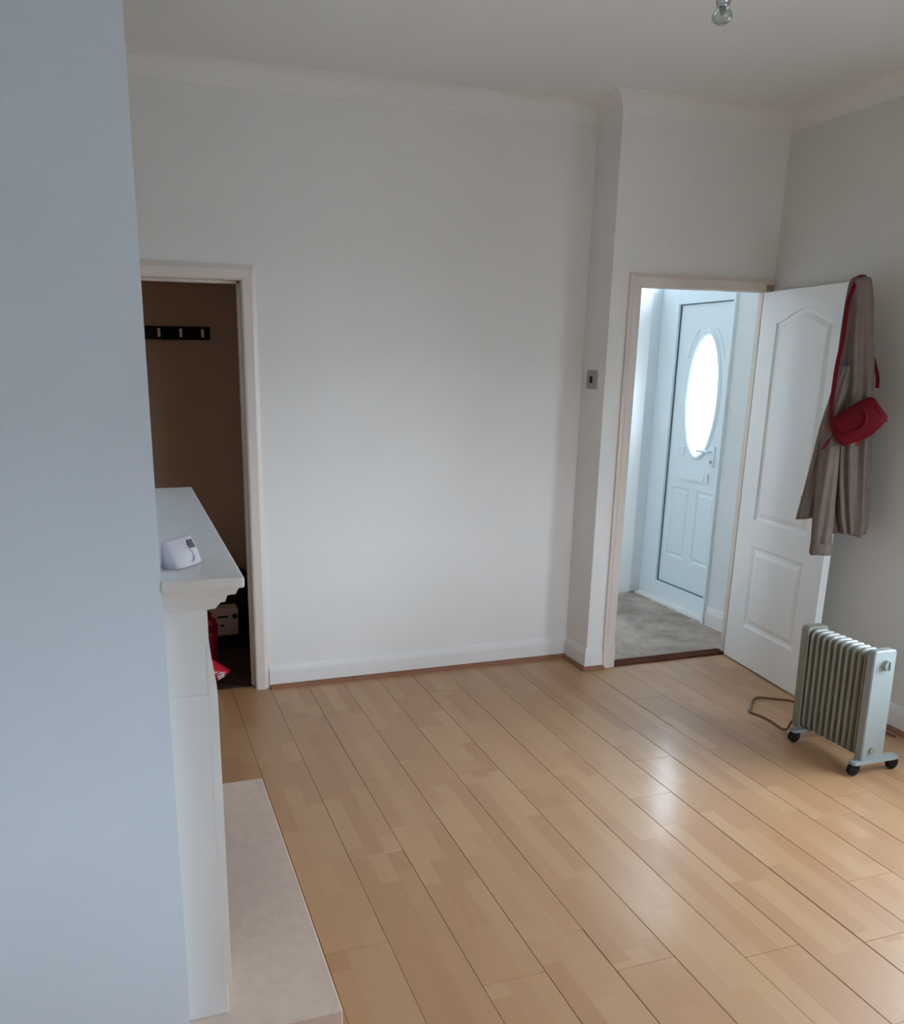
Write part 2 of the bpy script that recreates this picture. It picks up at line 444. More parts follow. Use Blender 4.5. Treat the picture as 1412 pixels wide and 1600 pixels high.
# coving, skirting boards and floor beading
cs = 0.08
cov = [(0, H), (0, H-cs-0.003), (0.0025, H-cs-0.002)]
for k in range(0, 9):
    a = k/8*PI/2
    cov.append((0.003+(cs-0.003)*(1-math.cos(a)), H-cs+(cs-0.004)*math.sin(a)))
cov += [(cs+0.003, H)]
pth = [(XL, -0.0), (0, 0), (0, -D), (XR, -D), (XR, YR)]
mb = MB().sweep(cov, pth, 1)
structure('trim_2', mb, M['wall'], 'plaster coving along the tops of the walls', 'coving')
ZB = 0.1215
sk = [(0, 0), (0.017, 0), (0.017, ZB-0.034), (0.0145, ZB-0.030), (0.0145, ZB-0.024), (0.012, ZB-0.021), (0.0095, ZB-0.008), (0.006, ZB-0.003), (0.004, ZB), (0, ZB)]
beadp = [(0.0165, 0)] + [(0.0165+0.018*math.sin(a*PI/10), 0.020*math.cos(a*PI/10)) for a in range(0, 6)]
mb = MB().sweep(sk, [(CO[1]+0.067, 0), (0, 0)], 1)
structure('baseboard_back', mb, M['skirt'], 'white moulded skirting along the back wall', 'skirting')
mb = MB().sweep(sk, [(0, -0.0172), (0, -D), (DO[0]-0.05, -D)], 1)
structure('baseboard_return', mb, M['skirt'], 'white moulded skirting wrapping the corner return', 'skirting')
mb = MB().sweep(sk, [(XR, -D), (XR, YR)], 1)
structure('baseboard_right', mb, M['skirt'], 'white moulded skirting along the right wall', 'skirting')
mb = MB().sweep(sk, [(XL, BY1), (XL, 0), (CO[0]-0.067, 0)], 1)
structure('baseboard_left', mb, M['skirt'], 'white skirting in the far fireside alcove', 'skirting')
mb = MB().sweep(beadp, [(CO[1]+0.072, 0), (0, 0), (0, -D), (DO[0]-0.062, -D)], 1)
structure('trim_3', mb, M['bead'], 'reddish wooden beading along the back skirting', 'beading')
mb = MB().sweep(beadp, [(XR, -D-0.9), (XR, YR)], 1)
structure('trim_4', mb, M['bead'], 'reddish wooden beading along the right skirting', 'beading')
# hall skirting
mb = MB().sweep([(o, z+0.008) for o, z in sk], [(1.15, 0.245), (1.15, -D+TD)], 1)
structure('baseboard_hall', mb, M['skirt'], 'short white skirting beside the front door', 'skirting')

# door casings
def casing(name, x0, x1, zh, yw, label, depth, wl=0.065, sides='lr', stop=True):
    """architrave, lining and stop around an opening whose room face is at y = yw"""
    root = empty(name, ((x0+x1)/2, yw, 0)); tag(root, label, 'door frame', kind='structure')
    prof = [(0, 0), (0, 0.014), (0.008, 0.018), (0.045, 0.021), (0.052, 0.017), (wl, 0.012), (wl, 0)]  # across (inner to outer), proud
    for s in sides:
        mb = MB(); xs = x0 if s == 'l' else x1; sg = -1 if s == 'l' else 1
        mb.loft([[Vector((xs+sg*a, yw-p, z + (a if z > 1 else 0))) for a, p in prof] for z in (0.0, zh)])
        mb.obj('architrave', M['gloss'], root)
    mb = MB()
    mb.loft([[Vector((xs+sg*a, yw-p, zh+a)) for a, p in prof] for xs, sg in ((x0, -1), (x1, 1))])
    mb.obj('architrave', M['gloss'], root)
    mb = MB()
    mb.box(x0-0.001, x0+0.002, yw-0.001, yw+depth, 0, zh); mb.box(x1-0.002, x1+0.001, yw-0.001, yw+depth, 0, zh); mb.box(x0, x1, yw-0.001, yw+depth, zh-0.002, zh+0.001)
    mb.obj('lining', M['gloss'], root)
    if not stop: return root
    mb = MB()
    ys0, ys1 = (yw+0.045, yw+0.075) if depth > 0.1 else (yw+0.040, yw+depth)
    mb.box(x0+0.001, x0+0.014, ys0, ys1, 0, zh); mb.box(x1-0.014, x1-0.001, ys0, ys1, 0, zh); mb.box(x0, x1, ys0, ys1, zh-0.014, zh-0.001)
    mb.obj('door_stop', M['gloss'], root)
    return root
casing('door_1', CO[0], CO[1], CO[2], 0.0, 'cream painted casing of the dark cupboard doorway', T)
c2 = casing('door_2', DO[0], DO[1], DO[2], -D, 'cream painted casing of the bright hall doorway', TD, sides='l', stop=False)
mb = MB(); mb.box(DO[0]-0.070, DO[0]+0.001, -D-0.026, -D, 0, 0.128, 0.004); mb.obj('plinth_block', M['gloss'], c2)
mb = MB(); mb.box(0.905, 0.950, -D-0.0215, -D-0.016, DO[2]+0.006, DO[2]+0.036, 0.001)
mb.obj('bare_wood_patch', mat('bare_timber', (0.40, 0.30, 0.235), 0.7, var=0.25, vscale=30), c2)

# ---------------------------------------------------------------- open panelled door
DW, DH, DT = 0.722, 1.976, 0.036
TH = -1.6961
dr = empty('door_3', (DO[1]-0.001, -D-0.030, 0.008), TH)
tag(dr, 'white moulded two-panel door standing open into the room', 'door', kind='structure')
# local frame: x along the leaf from the hinge, +y away from the visible face
def arch_top(u0, u1, z0, z1, rise, n=18):
    P = [(u0, z0), (u1, z0), (u1, z1)]
    for i in range(1, n):
        t = i/n; P.append((u1+(u0-u1)*t, z1 + rise*(0.5-0.5*math.cos(2*PI*t))**0.85))
    P.append((u0, z1)); return P
pan = [('upper', arch_top(0.136, 0.572, 0.806, 1.822, 0.062)), ('lower', [(0.146, 0.215), (0.580, 0.215), (0.580, 0.668), (0.146, 0.668)])]
fl = lambda u, w_, dep: Vector((u, -DT/2+dep, w_))      # visible face is at -DT/2
fb = lambda u, w_, dep: Vector((u, DT/2-dep, w_))
mb = MB()
outer = [(0, 0), (DW, 0), (DW, DH), (0, DH)]
for f in (fl, fb): holed_face(mb, outer, [p for _, p in pan], f, 0.0)
mb.loft([[Vector((u, y, z)) for u, z in outer] for y in (-DT/2, DT/2)], cap=False)
mb.obj('leaf', M['door'], dr, local=True)
for f in (fl, fb):
    for nm, P in pan:
        mb = MB()
        steps = [(0, 0), (0.006, 0.0105), (0.016, 0.0125), (0.024, 0.0115), (0.046, 0.003), (0.050, 0.0025)]
        mb.loft(rings_from(P, steps, f), cap=False)
        last = offset_poly(P, 0.050)
        holed_face(mb, last, [], f, 0.0025)
        mb.obj('panel', M['door'], dr, local=True)
for z in (0.25, 1.72):
    mb = MB().tube([(-0.004, DT/2+0.003, z-0.045), (-0.004, DT/2+0.003, z+0.045)], 0.006, 10)
    mb.box(-0.002, 0.03, DT/2, DT/2+0.002, z-0.045, z+0.045)
    mb.obj('hinge', M['brass'], dr, smooth=True, local=True)
for sg in (-1, 1):
    mb = MB(); y = sg*DT/2
    mb.box(DW-0.085, DW-0.040, min(y, y+sg*0.006), max(y, y+sg*0.006), 0.90, 1.06, 0.002)
    mb.tube([(DW-0.062, y, 1.0), (DW-0.062, y+sg*0.040, 1.0)], 0.009, 12)
    mb.tube([(DW-0.062, y+sg*0.040, 1.0), (DW-0.10, y+sg*0.043, 1.002), (DW-0.16, y+sg*0.042, 0.998)], [0.009, 0.008, 0.007], 12)
    mb.obj('door_handle', M['brass'], dr, smooth=True, local=True)

# ---------------------------------------------------------------- front door
fd = empty('door_4', (HX, 0.615, 0)); tag(fd, 'white front door with bright oval window at the hall end', 'door', kind='structure')
LY0, LY1, LZ0, LZ1 = 0.325, 0.905, 0.142, 1.993
FX = HX+0.012              # leaf face
fx = lambda y, z, dep: Vector((FX+dep, y, z))
def ell(cy, cz, a, b, n=56): return [(cy+a*math.cos(2*PI*k/n), cz+b*math.sin(2*PI*k/n)) for k in range(n)]
OC = (0.615, 1.428, 0.150, 0.385)
mb = MB()
holes = [ell(*OC)]
lp = [[(0.385, 0.335), (0.578, 0.335), (0.578, 0.818), (0.385, 0.818)], [(0.652, 0.335), (0.845, 0.335), (0.845, 0.818), (0.652, 0.818)]]
for dep in (0.0, 0.045):
    holed_face(mb, [(LY0, LZ0), (LY1, LZ0), (LY1, LZ1), (LY0, LZ1)], holes+(lp if dep == 0 else []), fx, dep)
mb.loft([[fx(y, z, d) for y, z in [(LY0, LZ0), (LY1, LZ0), (LY1, LZ1), (LY0, LZ1)]] for d in (0, 0.045)], cap=False)
mb.loft([[fx(y, z, d) for y, z in holes[0]] for d in (0, 0.045)], cap=False)
mb.obj('leaf', M['upvc'], fd)
for P in lp:
    mb = MB()
    mb.loft(rings_from(P, [(0, 0), (0.010, 0.009), (0.020, 0.010), (0.034, 0.002), (0.038, 0.002)], fx), cap=False)
    holed_face(mb, offset_poly(P, 0.038), [], fx, 0.002)
    mb.obj('panel', M['upvc'], fd)
mb = MB(); R = []
for a, d in ((0.030, 0.0), (0.026, -0.010), (0.012, -0.016), (0.0, -0.010), (-0.010, 0.006)):
    R.append([fx(y, z, d) for y, z in ell(OC[0], OC[1], OC[2]+a, OC[3]+a)])
mb.loft(R, cap=False); mb.obj('oval_surround', M['upvc'], fd, smooth='all')
mb = MB(); mb.loft([[fx(y, z, d) for y, z in ell(OC[0], OC[1], OC[2]-0.0005, OC[3]-0.0005)] for d in (0.018, 0.024)])
op = mb.obj('oval_pane', M['pane'], fd)
mb = MB()
for q in (((0.640, 1.568), (0.632, 1.573), (0.622, 1.560), (0.634, 1.562)), ((0.622, 1.562), (0.612, 1.558), (0.600, 1.570), (0.612, 1.552))):
    mb.loft([[fx(y, z, d) for y, z in q] for d in (0.0150, 0.0168)])
mb.obj('green_reflection', M['green'], op)  # reflection of plants in the pane, put in as green shapes
for sg in (-1, 1):          # curved mouldings in the corners over the oval
    mb = MB(); pts = []
    for k in range(9):
        a = PI/2 - sg*(0.42+0.60*k/8)
        pts.append(fx(OC[0]+(OC[2]+0.062)*math.cos(a), OC[1]+(OC[3]+0.062)*math.sin(a), -0.001))
    mb.tube(pts, 0.006, 8); mb.obj('corner_moulding', M['upvc'], fd, smooth=True)
    mb = MB(); y = OC[0]+sg*0.155
    mb.loft(rings_from([(y-0.03, 1.035), (y+0.03, 1.035), (y+0.03, 1.095), (y-0.03, 1.095)], [(0, 0), (0.004, -0.006), (0.010, -0.007), (0.014, -0.002)], fx))
    if sg > 0: mb.obj('rosette', M['upvc'], fd)
    else: mb.bm.free()
mb = MB(); mb.box(FX-0.014, FX, 0.470, 0.755, 0.875, 0.945, 0.006); lb = mb.obj('letterbox', M['upvc'], fd)
mb = MB(); mb.box(FX-0.019, FX-0.013, 0.495, 0.730, 0.888, 0.932, 0.003); mb.obj('flap', M['upvc'], lb)
mb = MB(); mb.box(FX-0.012, FX, 0.432, 0.472, 0.985, 1.120, 0.004)
mb.tube([(FX-0.01, 0.452, 1.085), (FX-0.048, 0.452, 1.085), (FX-0.052, 0.49, 1.086), (FX-0.050, 0.555, 1.084)], [0.009, 0.010, 0.009, 0.008], 12)
mb.obj('door_handle', M['upvc'], fd, smooth=True)
mb = MB(); mb.tube([(FX-0.016, 0.452, 1.02), (FX-0.010, 0.452, 1.02)], 0.012, 16); mb.obj('lock_cylinder', M['steel'], fd, smooth=True)
mb = MB()                  # outer frame and rebate
y0, y1, z1 = 0.255, 1.1, 2.155
for ya, yb in ((LY1+0.006, y1), (y0, LY0-0.006)):
    MB().box(HX-0.012, HX+0.06, ya, yb, 0.0, z1, 0.003).obj('frame_jamb', M['upvc'], fd)
MB().box(HX-0.011, HX+0.06, LY0-0.006, LY1+0.006, LZ1+0.006, z1, 0.003).obj('frame_head', M['upvc'], fd)
MB().box(HX-0.011, HX+0.06, LY0-0.006, LY1+0.006, 0.0, LZ0-0.006, 0.003).obj('bottom_rail', M['upvc'], fd)
mb = MB()
for a in ((LY0-0.006, LY0, LZ0-0.006, LZ1+0.006), (LY1, LY1+0.006, LZ0-0.006, LZ1+0.006), (LY0, LY1, LZ1, LZ1+0.006), (LY0, LY1, LZ0-0.006, LZ0)):
    mb.box(HX+0.004, HX+0.05, *a)
mb.obj('gasket', M['gasket'], fd)
mb = MB()
P = [(1.205, 0.0)] ; yv = [0.275+i*0.03 for i in range(27)]
rng = random.Random(3)
mb.loft([[Vector((HX-0.075+(rng.uniform(-0.006, 0.006) if 2 < i < 22 else 0), y, 0.0)), Vector((HX-0.075, y, 0.022)), Vector((HX-0.035, y, 0.030)), Vector((HX+0.05, y, 0.030)), Vector((HX+0.05, y, 0.0))] for i, y in enumerate(yv)])
mb.obj('sill', M['skirt'], fd)
mb = MB(); mb.box(HX+0.02, HX+0.026, 0.30, 1.05, 2.155, 2.54)
mb.obj('added_fanlight_pane', M['pane'], fd)  # unseen fanlight over the door, added to light the hall
mb = MB(); mb.box(1.128, HX-0.012, 0.258, 0.276, 0.0, 2.16, 0.002)
structure('trim_5', mb, M['upvc'], 'white strip down the wall edge beside the front door', 'trim')
mb = MB(); mb.box(0.955, 1.118, HY-0.022, HY, 0.008, 2.2, 0.004)
structure('trim_6', mb, M['door'], 'white boxed strip on the hall far wall', 'trim')

# window frames (behind and beside the viewpoint)
def win(name, axis, a0, a1, z0, z1, at, label):
    mb = MB()
    def bx(p0, p1, q0, q1):
        if axis == 'x': mb.box(p0, p1, at, at+0.06, q0, q1)
        else: mb.box(at, at+0.06, p0, p1, q0, q1)
    f = 0.05
    bx(a0, a0+f, z0, z1); bx(a1-f, a1, z0, z1); bx(a0, a1, z0, z0+f); bx(a0, a1, z1-f, z1)
    fr = structure(name, mb, M['upvc'], label, 'window')
    mb = MB(); at += 0.028; g = 0.052
    if axis == 'x': mb.box(a0+g, a1-g, at, at+0.004, z0+g, z1-g)
    else: mb.box(at, at+0.004, a0+g, a1-g, z0+g, z1-g)
    mb.obj('pane', M['dimglass'], fr)
win('window_1', 'y', RW['y0'], RW['y1'], RW['z0'], RW['z1'], XR+0.14, 'white window frame in the right wall nearest the viewpoint')
win('window_2', 'x', BW['x0'], BW['x1'], BW['z0'], BW['z1'], YR-0.10, 'white window frame in the rear wall')
win('window_added_hall', 'y', 0.20, 1.02, 0.90, 2.15, -0.75-0.10, 'unseen window frame added at the left end to brighten the hall')  # out-of-sight window, added to light the hall and front door

# ---------------------------------------------------------------- fireplace
SY0, SY1 = -2.255, -1.042
fp = empty('fireplace_surround', (BX, (SY0+SY1)/2, 0.05))
tag(fp, 'white painted wooden fireplace surround with deep moulded mantelshelf', 'fireplace')
ZM = 1.182
mb = MB(); mb.box(BX, -2.100, SY0-0.072, SY1+0.072, ZM-0.024, ZM, 0.005); mb.obj('mantelshelf', M['mantel'], fp)
LX = -2.174
mould = [(0, -0.086), (0.006, -0.083), (0.016, -0.080), (0.024, -0.068), (0.027, -0.064), (0.036, -0.060), (0.040, -0.046), (0.046, -0.043), (0.056, -0.040), (0.060, -0.030), (0.064, -0.024), (0, -0.024)]
mb = MB().sweep([(o, ZM+z) for o, z in mould], [(BX, SY1), (LX, SY1), (LX, SY0), (BX, SY0)], -1)
mb.obj('cornice_moulding', M['mantel'], fp)
mb = MB(); mb.box(BX, LX, SY0+0.0005, SY1-0.0005, 0.90, ZM-0.024); mb.obj('frieze', M['mantel'], fp)
for ya, yb in ((SY0, SY0+0.17), (SY1-0.17, SY1)):
    mb = MB(); mb.box(BX, -2.172, ya, yb, 0.05, 0.90, 0.002); lg = mb.obj('leg', M['mantel'], fp)
    # front board with an ogee shoulder
    pr = [(LX, 1.03), (LX+0.001, 1.015), (-2.1705, 0.99), (-2.166, 0.955), (-2.162, 0.925), (-2.1605, 0.90), (-2.1600, 0.60), (-2.1605, 0.155), (-2.163, 0.142), (-2.172, 0.136), (LX-0.006, 0.136), (LX-0.006, 1.03)]
    mb = MB(); mb.loft([[Vector((x, y, z)) for x, z in pr] for y in (ya-0.0008, yb+0.0008)])
    mb.obj('front_board', M['mantel'], lg)
mb = MB(); mb.box(BX-0.02, BX+0.03, SY0+0.17, SY0+0.29, 0.05, 0.90); mb.box(BX-0.02, BX+0.03, SY1-0.29, SY1-0.17, 0.05, 0.90); mb.box(BX-0.02, BX+0.03, SY0+0.17, SY1-0.17, 0.62, 0.90)
mb.obj('insert_panel', M['stone'], fp)
mb = MB(); mb.box(BX, -1.900, -2.333, -1.055, 0.0, 0.05, 0.005, 3)
tag(mb.obj('hearth', M['stone'], loc=(-2.08, -1.69, 0)), 'low beige stone hearth slab on the laminate floor', 'hearth')

# digital thermostat on the mantelshelf
th = empty('thermostat', (-2.2215, -2.182, ZM), math.radians(50))
tag(th, 'small white digital thermostat with dark display on the mantelshelf', 'thermostat')
mb = MB()
secs = []
for z, yf, yb_, hw in ((0.0, -0.024, 0.014, 0.047), (0.004, -0.027, 0.016, 0.049), (0.022, -0.021, 0.016, 0.049), (0.050, -0.006, 0.015, 0.048), (0.058, 0.001, 0.013, 0.046), (0.061, 0.004, 0.010, 0.042)):
    ring = []
    for k in range(32):
        a = 2*PI*k/32; c, s_ = math.cos(a), math.sin(a)
        ex = abs(c)**0.35*(1 if c > 0 else -1); ey = abs(s_)**0.35*(1 if s_ > 0 else -1)
        bow = -0.007*(1-ex*ex) if ey < 0 else 0
        ring.append(Vector((hw*ex, (yf+yb_)/2 + (yb_-yf)/2*ey + bow, z)))
    secs.append(ring)
mb.loft(secs); tb = mb.obj('body', M['plastic'], th, smooth=50, local=True)
def onface(u, z, lift):       # point on the sloping bowed front
    t = (z-0.022)/0.028; yf = -0.021+0.015*t
    return Vector((u, yf-0.007*(1-(u/0.046)**2)-lift, z))
mb = MB()
Q = [(0.012, 0.038), (0.034, 0.036), (0.038, 0.040), (0.034, 0.054), (0.016, 0.055), (0.010, 0.047)]
mb.loft([[onface(u, z, l) for u, z in Q] for l in (-0.001, 0.0016)]); mb.obj('display', M['lcd'], th, local=True)
mb = MB(); mb.tube([onface(-0.001+0.017*math.cos(a), 0.026+0.016*math.sin(a), 0.0004) for a in [math.radians(-70+i*16) for i in range(12)]], 0.0011, 6)
mb.obj('dial_mark', M['greyp'], th, local=True)

# ---------------------------------------------------------------- light switch
sw = empty('light_switch', (0, -0.108, 1.494)); tag(sw, 'grey metal light switch with dark rocker on the corner return', 'switch')
mb = MB(); mb.box(-0.008, 0, -0.154, -0.062, 1.494, 1.586, 0.002); mb.obj('plate', M['steel'], sw)
mb = MB(); mb.box(-0.013, -0.007, -0.117, -0.099, 1.523, 1.557, 0.002); mb.obj('rocker', M['black'], sw)
for y in (-0.142, -0.074): MB().tube([(-0.0095, y, 1.54), (-0.0075, y, 1.54)], 0.003, 10).obj('screw', M['chrome'], sw)

# ---------------------------------------------------------------- pendant bulb
px, py, pz = -0.808, -2.0, 2.453
pd = empty('pendant_light', (px, py, H)); tag(pd, 'chrome pendant lampholder with clear bulb hanging from the ceiling', 'lamp')
mt = Matrix.Translation((px, py, pz))
mb = MB().lathe([(0, 0), (0.012, 0.0015), (0.020, 0.007), (0.0250, 0.015), (0.0250, 0.021), (0.021, 0.029), (0.0155, 0.036), (0.0140, 0.040)], 28, mt)
mb.obj('bulb', M['bulbg'], pd, smooth='all')
mb = MB().lathe([(0.0, 0.020), (0.004, 0.021), (0.006, 0.029), (0.010, 0.039), (0, 0.041)], 16, mt)
mb.obj('filament_support', M['steel'], pd, smooth='all')
mb = MB().lathe([(0, 0.038), (0.0150, 0.038), (0.0165, 0.041), (0.0165, 0.047), (0.0185, 0.049), (0.0190, 0.085), (0.0170, 0.098), (0.010, 0.110), (0.004, 0.114), (0, 0.114)], 28, mt)
mb.obj('lampholder', M['chrome'], pd, smooth=50)
mb = MB().tube([(px, py, pz+0.112), (px, py, H-0.02)], 0.003, 8); mb.obj('flex', M['plastic'], pd, smooth=True)
mb = MB().lathe([(0, -0.03), (0.02, -0.029), (0.045, -0.012), (0.048, 0), (0, 0)], 28, Matrix.Translation((px, py, H))); mb.obj('ceiling_rose', M['chrome'], pd, smooth=50)

# ---------------------------------------------------------------- coat rack and screw in the cupboard
CR0, CR1, CZ0, CZ1 = -2.302, -1.788, 1.731, 1.806
cr = empty('coat_rack', ((CR0+CR1)/2, CY, CZ0)); tag(cr, 'dark wooden coat rack with pale hooks on the cupboard wall', 'coat rack')
mb = MB(); mb.box(CR0, CR1, CY-0.018, CY, CZ0, CZ1, 0.003); mb.obj('board', M['rackw'], cr)
for x in (-2.264, -2.152, -2.078, -1.955, -1.831):
    if x == -2.152: continue
    mb = MB()
    mb.box(x-0.008, x+0.008, CY-0.022, CY-0.018, CZ0+0.016, CZ1-0.012, 0.001)
    mb.tube([(x, CY-0.021, CZ0+0.026), (x, CY-0.040, CZ0+0.018), (x, CY-0.052, CZ0+0.026), (x, CY-0.054, CZ0+0.044)], [0.0045, 0.0045, 0.0045, 0.006], 8)
    mb.obj('hook', M['hook'], cr, smooth=True)
mb = MB().lathe([(0, 0), (0.008, 0), (0.008, 0.003), (0.003, 0.008), (0.003, 0.02)], 12, Matrix.Translation((-1.681, CY-0.010, 1.771)) @ Matrix.Rotation(-PI/2, 4, 'X'))
tag(mb.obj('wall_screw', M['steel'], smooth=True), 'single screw in the brown wall right of the coat rack', 'screw')

# ---------------------------------------------------------------- things on the cupboard floor
rng = random.Random(5)
def blob(mb, c, rx, ry, z0, z1, lump=0.12, seg=26, n=14, power=2.4, rg=rng):
    ph = [rg.uniform(0, 6.28) for _ in range(8)]; rings = []
    for i in range(n+1):
        t = i/n; prof = max(0.02, (1-abs(2*t-0.85)**power/ (1.15**power)))**0.5 if i < n else 0.05
        prof = min(prof, 1.0)
        ring = []
        for k in range(seg):
            a = 2*PI*k/seg
            q = 1 + lump*(math.sin(3*a+ph[0]+3*t)+0.7*math.sin(5*a+ph[1]-5*t)+0.6*math.sin(8*a+ph[2]+9*t))/2
            ring.append(Vector((c[0]+rx*prof*q*math.cos(a), c[1]+ry*prof*q*math.sin(a), z0+(z1-z0)*t)))
        rings.append(ring)
    return mb.loft(rings)
mb = blob(MB(), (-1.86, 1.00), 0.25, 0.18, 0.004, 0.44, 0.14)
bb = tag(mb.obj('bin_bag', M['binbag'], smooth='all'), 'lumpy black bin bag at the back of the dark cupboard', 'bag')
mb = MB().tube([(-1.86, 1.0, 0.43), (-1.855, 1.0, 0.455), (-1.86, 1.0, 0.485)], [0.02, 0.016, 0.04], 10); mb.obj('knot', M['binbag'], bb, smooth=True)
cr_ = empty('low_crate', (-1.86, 0.74, 0.004)); tag(cr_, 'low black crate under the beige appliance in the cupboard', 'crate')
mb = MB(); mb.box(-2.10, -1.68, 0.66, 0.82, 0.004, 0.066, 0.004); mb.obj('body', M['black'], cr_)
mb = MB(); mb.box(-2.105, -1.675, 0.655, 0.825, 0.056, 0.070, 0.003); mb.obj('rim', M['black'], cr_)
bx = empty('appliance', (-1.84, 0.74, 0.070)); tag(bx, 'beige appliance with dark slot and knob on the low black crate', 'appliance')
mb = MB(); mb.box(-1.935, -1.757, 0.700, 0.800, 0.070, 0.232, 0.010, 3); mb.obj('case', M['beige'], bx, smooth=50)
mb = MB(); mb.box(-1.875, -1.815, 0.6985, 0.702, 0.178, 0.190, 0.001); mb.obj('slot', M['black'], bx)
mb = MB().tube([(-1.778, 0.700, 0.186), (-1.778, 0.690, 0.186)], 0.014, 16); mb.obj('knob', M['black'], bx, smooth=50)
mb = MB(); mb.box(-1.862, -1.838, 0.6985, 0.702, 0.128, 0.138, 0.001); mb.obj('socket', M['black'], bx)
rc = empty('red_canister', (-1.945, 0.52, 0.004)); tag(rc, 'dark red upright canister in the cupboard behind the red bag', 'canister')
mt = Matrix.Translation((-1.950, 0.52, 0.004))
mb = MB().lathe([(0, 0), (0.050, 0), (0.055, 0.006), (0.055, 0.19), (0.048, 0.225), (0.03, 0.238), (0, 0.240)], 24, mt); mb.obj('body', M['dred'], rc, smooth=50)
mb = MB().lathe([(0, 0.236), (0.024, 0.238), (0.026, 0.262), (0.020, 0.272), (0, 0.272)], 20, mt); mb.obj('cap', M['red'], rc, smooth=50)
mb = MB().lathe([(0.0555, 0.165), (0.0575, 0.168), (0.0575, 0.20), (0.052, 0.205)], 24, mt); mb.obj('band', M['red'], rc, smooth=50)
mb = MB(); R_ = []
for i in range(13):
    t = i/12; q = max(0.16, 1-abs(2*t-0.95)**1.25)
    R_.append([Vector((-1.985+0.100*q*math.cos(a)*(1+0.10*math.sin(4*a+5*t)), 0.115+0.070*q*math.sin(a)*(1+0.14*math.sin(5*a-4*t)), 0.0045+0.150*t+0.006*math.sin(3*a)*q*(t > 0))) for a in [2*PI*k/22 for k in range(22)]])
mb.loft(R_)
rb = tag(mb.obj('carrier_bag', M['polyred'], smooth='all'), 'crumpled red carrier bag with pale print at the cupboard doorway', 'bag')
mb = MB(); 
for dz, s in ((0.0, 1), (0.012, -1)):
    mb.tube([(-1.935+0.020*math.sin(i*1.9)*1.0, 0.056+0.004*math.cos(i*1.9)-0.002, 0.062+dz+0.012*math.cos(i*1.3)) for i in range(7)], 0.0028, 6)
mb.obj('print', M['white'], rb, smooth=True)

# ---------------------------------------------------------------- oil-filled radiator
ra = empty('oil_radiator', (0.51, -1.46, 0.0)); tag(ra, 'cream oil-filled radiator with black castors by the open door', 'radiator')
X0, X1 = 0.447, 0.553
YF, YN = -1.265, -1.660
def lean(z): return -0.016*(z-0.05)/0.48
def rr_outline(x0, x1, z0, z1, r, n=5):
    P = []
    for cx, cz, a0 in ((x1-r, z1-r, 0), (x0+r, z1-r, 90), (x0+r, z0+r, 180), (x1-r, z0+r, 270)):
        for k in range(n+1):
            a = math.radians(a0+90*k/n); P.append((cx+r*math.cos(a), cz+r*math.sin(a)))
    return P
def plate(mb, x0, x1, z0, z1, r, ys, ins):
    """rounded plate along y: list of y positions and the inset of the outline at each"""
    R = []
    for y, i in zip(ys, ins):
        R.append([Vector((x+lean(z), y, z)) for x, z in rr_outline(x0+i, x1-i, z0+i, z1-i, max(0.004, r-i))])
    mb.loft(R)
nf = 10; y_a, y_b = YF-0.045, YN+0.035; pitch = (y_a-y_b)/nf
for k in range(nf):
    yc = y_a - pitch*(k+0.5)
    mb = MB()
    plate(mb, X0+0.004, X1-0.004, 0.062, 0.522, 0.030, [yc+0.0125, yc+0.0105, yc+0.004, yc-0.004, yc-0.0105, yc-0.0125], [0.024, 0.014, 0.0, 0.0, 0.014, 0.024])
    mb.obj('fin', M['fin'], ra, smooth=35)
for z in (0.105, 0.475): MB().tube([(0.50+lean(z), YF-0.02, z), (0.50+lean(z), YN+0.02, z)], 0.026, 16).obj('header_tube', M['fin'], ra, smooth=50)
mb = MB(); plate(mb, X0-0.004, X1+0.004, 0.050, 0.535, 0.016, [YN+0.034, YN+0.004, YN], [0.0, 0.0, 0.004]); cp = mb.obj('control_panel', M['radw'], ra, smooth=35)
mb = MB(); mb.tube([(0.508+lean(0.475), YN+0.001, 0.475), (0.508+lean(0.475), YN-0.016, 0.475)], [0.024, 0.021], 22)
mb.box(0.505+lean(0.475), 0.511+lean(0.475), YN-0.022, YN-0.014, 0.457, 0.493, 0.002); mb.obj('thermostat_knob', M['radw'], cp, smooth=50)
mb = MB()
mb.tube([(0.490+lean(0.1), YN+0.002, 0.105), (0.490+lean(0.1), YN-0.006, 0.105)], 0.014, 18); mb.obj('screw_cover', M['fin'], cp, smooth=50)
mb = MB(); plate(mb, X0, X1, 0.052, 0.530, 0.016, [YF-0.002, YF-0.006, YF-0.044], [0.004, 0.0, 0.0]); mb.obj('end_plate', M['fin'], ra, smooth=35)
for yc in (YF-0.055, YN+0.012):
    mb = MB(); out = []
    for x, hw in ((0.402, 0.010), (0.409, 0.019), (0.44, 0.022), (0.50, 0.020), (0.60, 0.022), (0.634, 0.019), (0.641, 0.010)):
        out.append((x, hw))
    mb.loft([[Vector((x, yc-hw, 0.050)), Vector((x, yc+hw, 0.050)), Vector((x, yc+hw*0.9, 0.063)), Vector((x, yc-hw*0.9, 0.063))] for x, hw in out])
    ft = mb.obj('foot_bar', M['radw'], ra, smooth=30)
    for xw in (0.420, 0.624):
        mb = MB().tube([(xw, yc-0.012, 0.0275), (xw, yc-0.009, 0.0275), (xw, yc+0.009, 0.0275), (xw, yc+0.012, 0.0275)], [0.020, 0.0265, 0.0265, 0.020], 20)
        mb.tube([(xw+0.002, yc, 0.045), (xw+0.002, yc, 0.052)], 0.008, 10)
        mb.obj('castor', M['black'], ft, smooth=50)
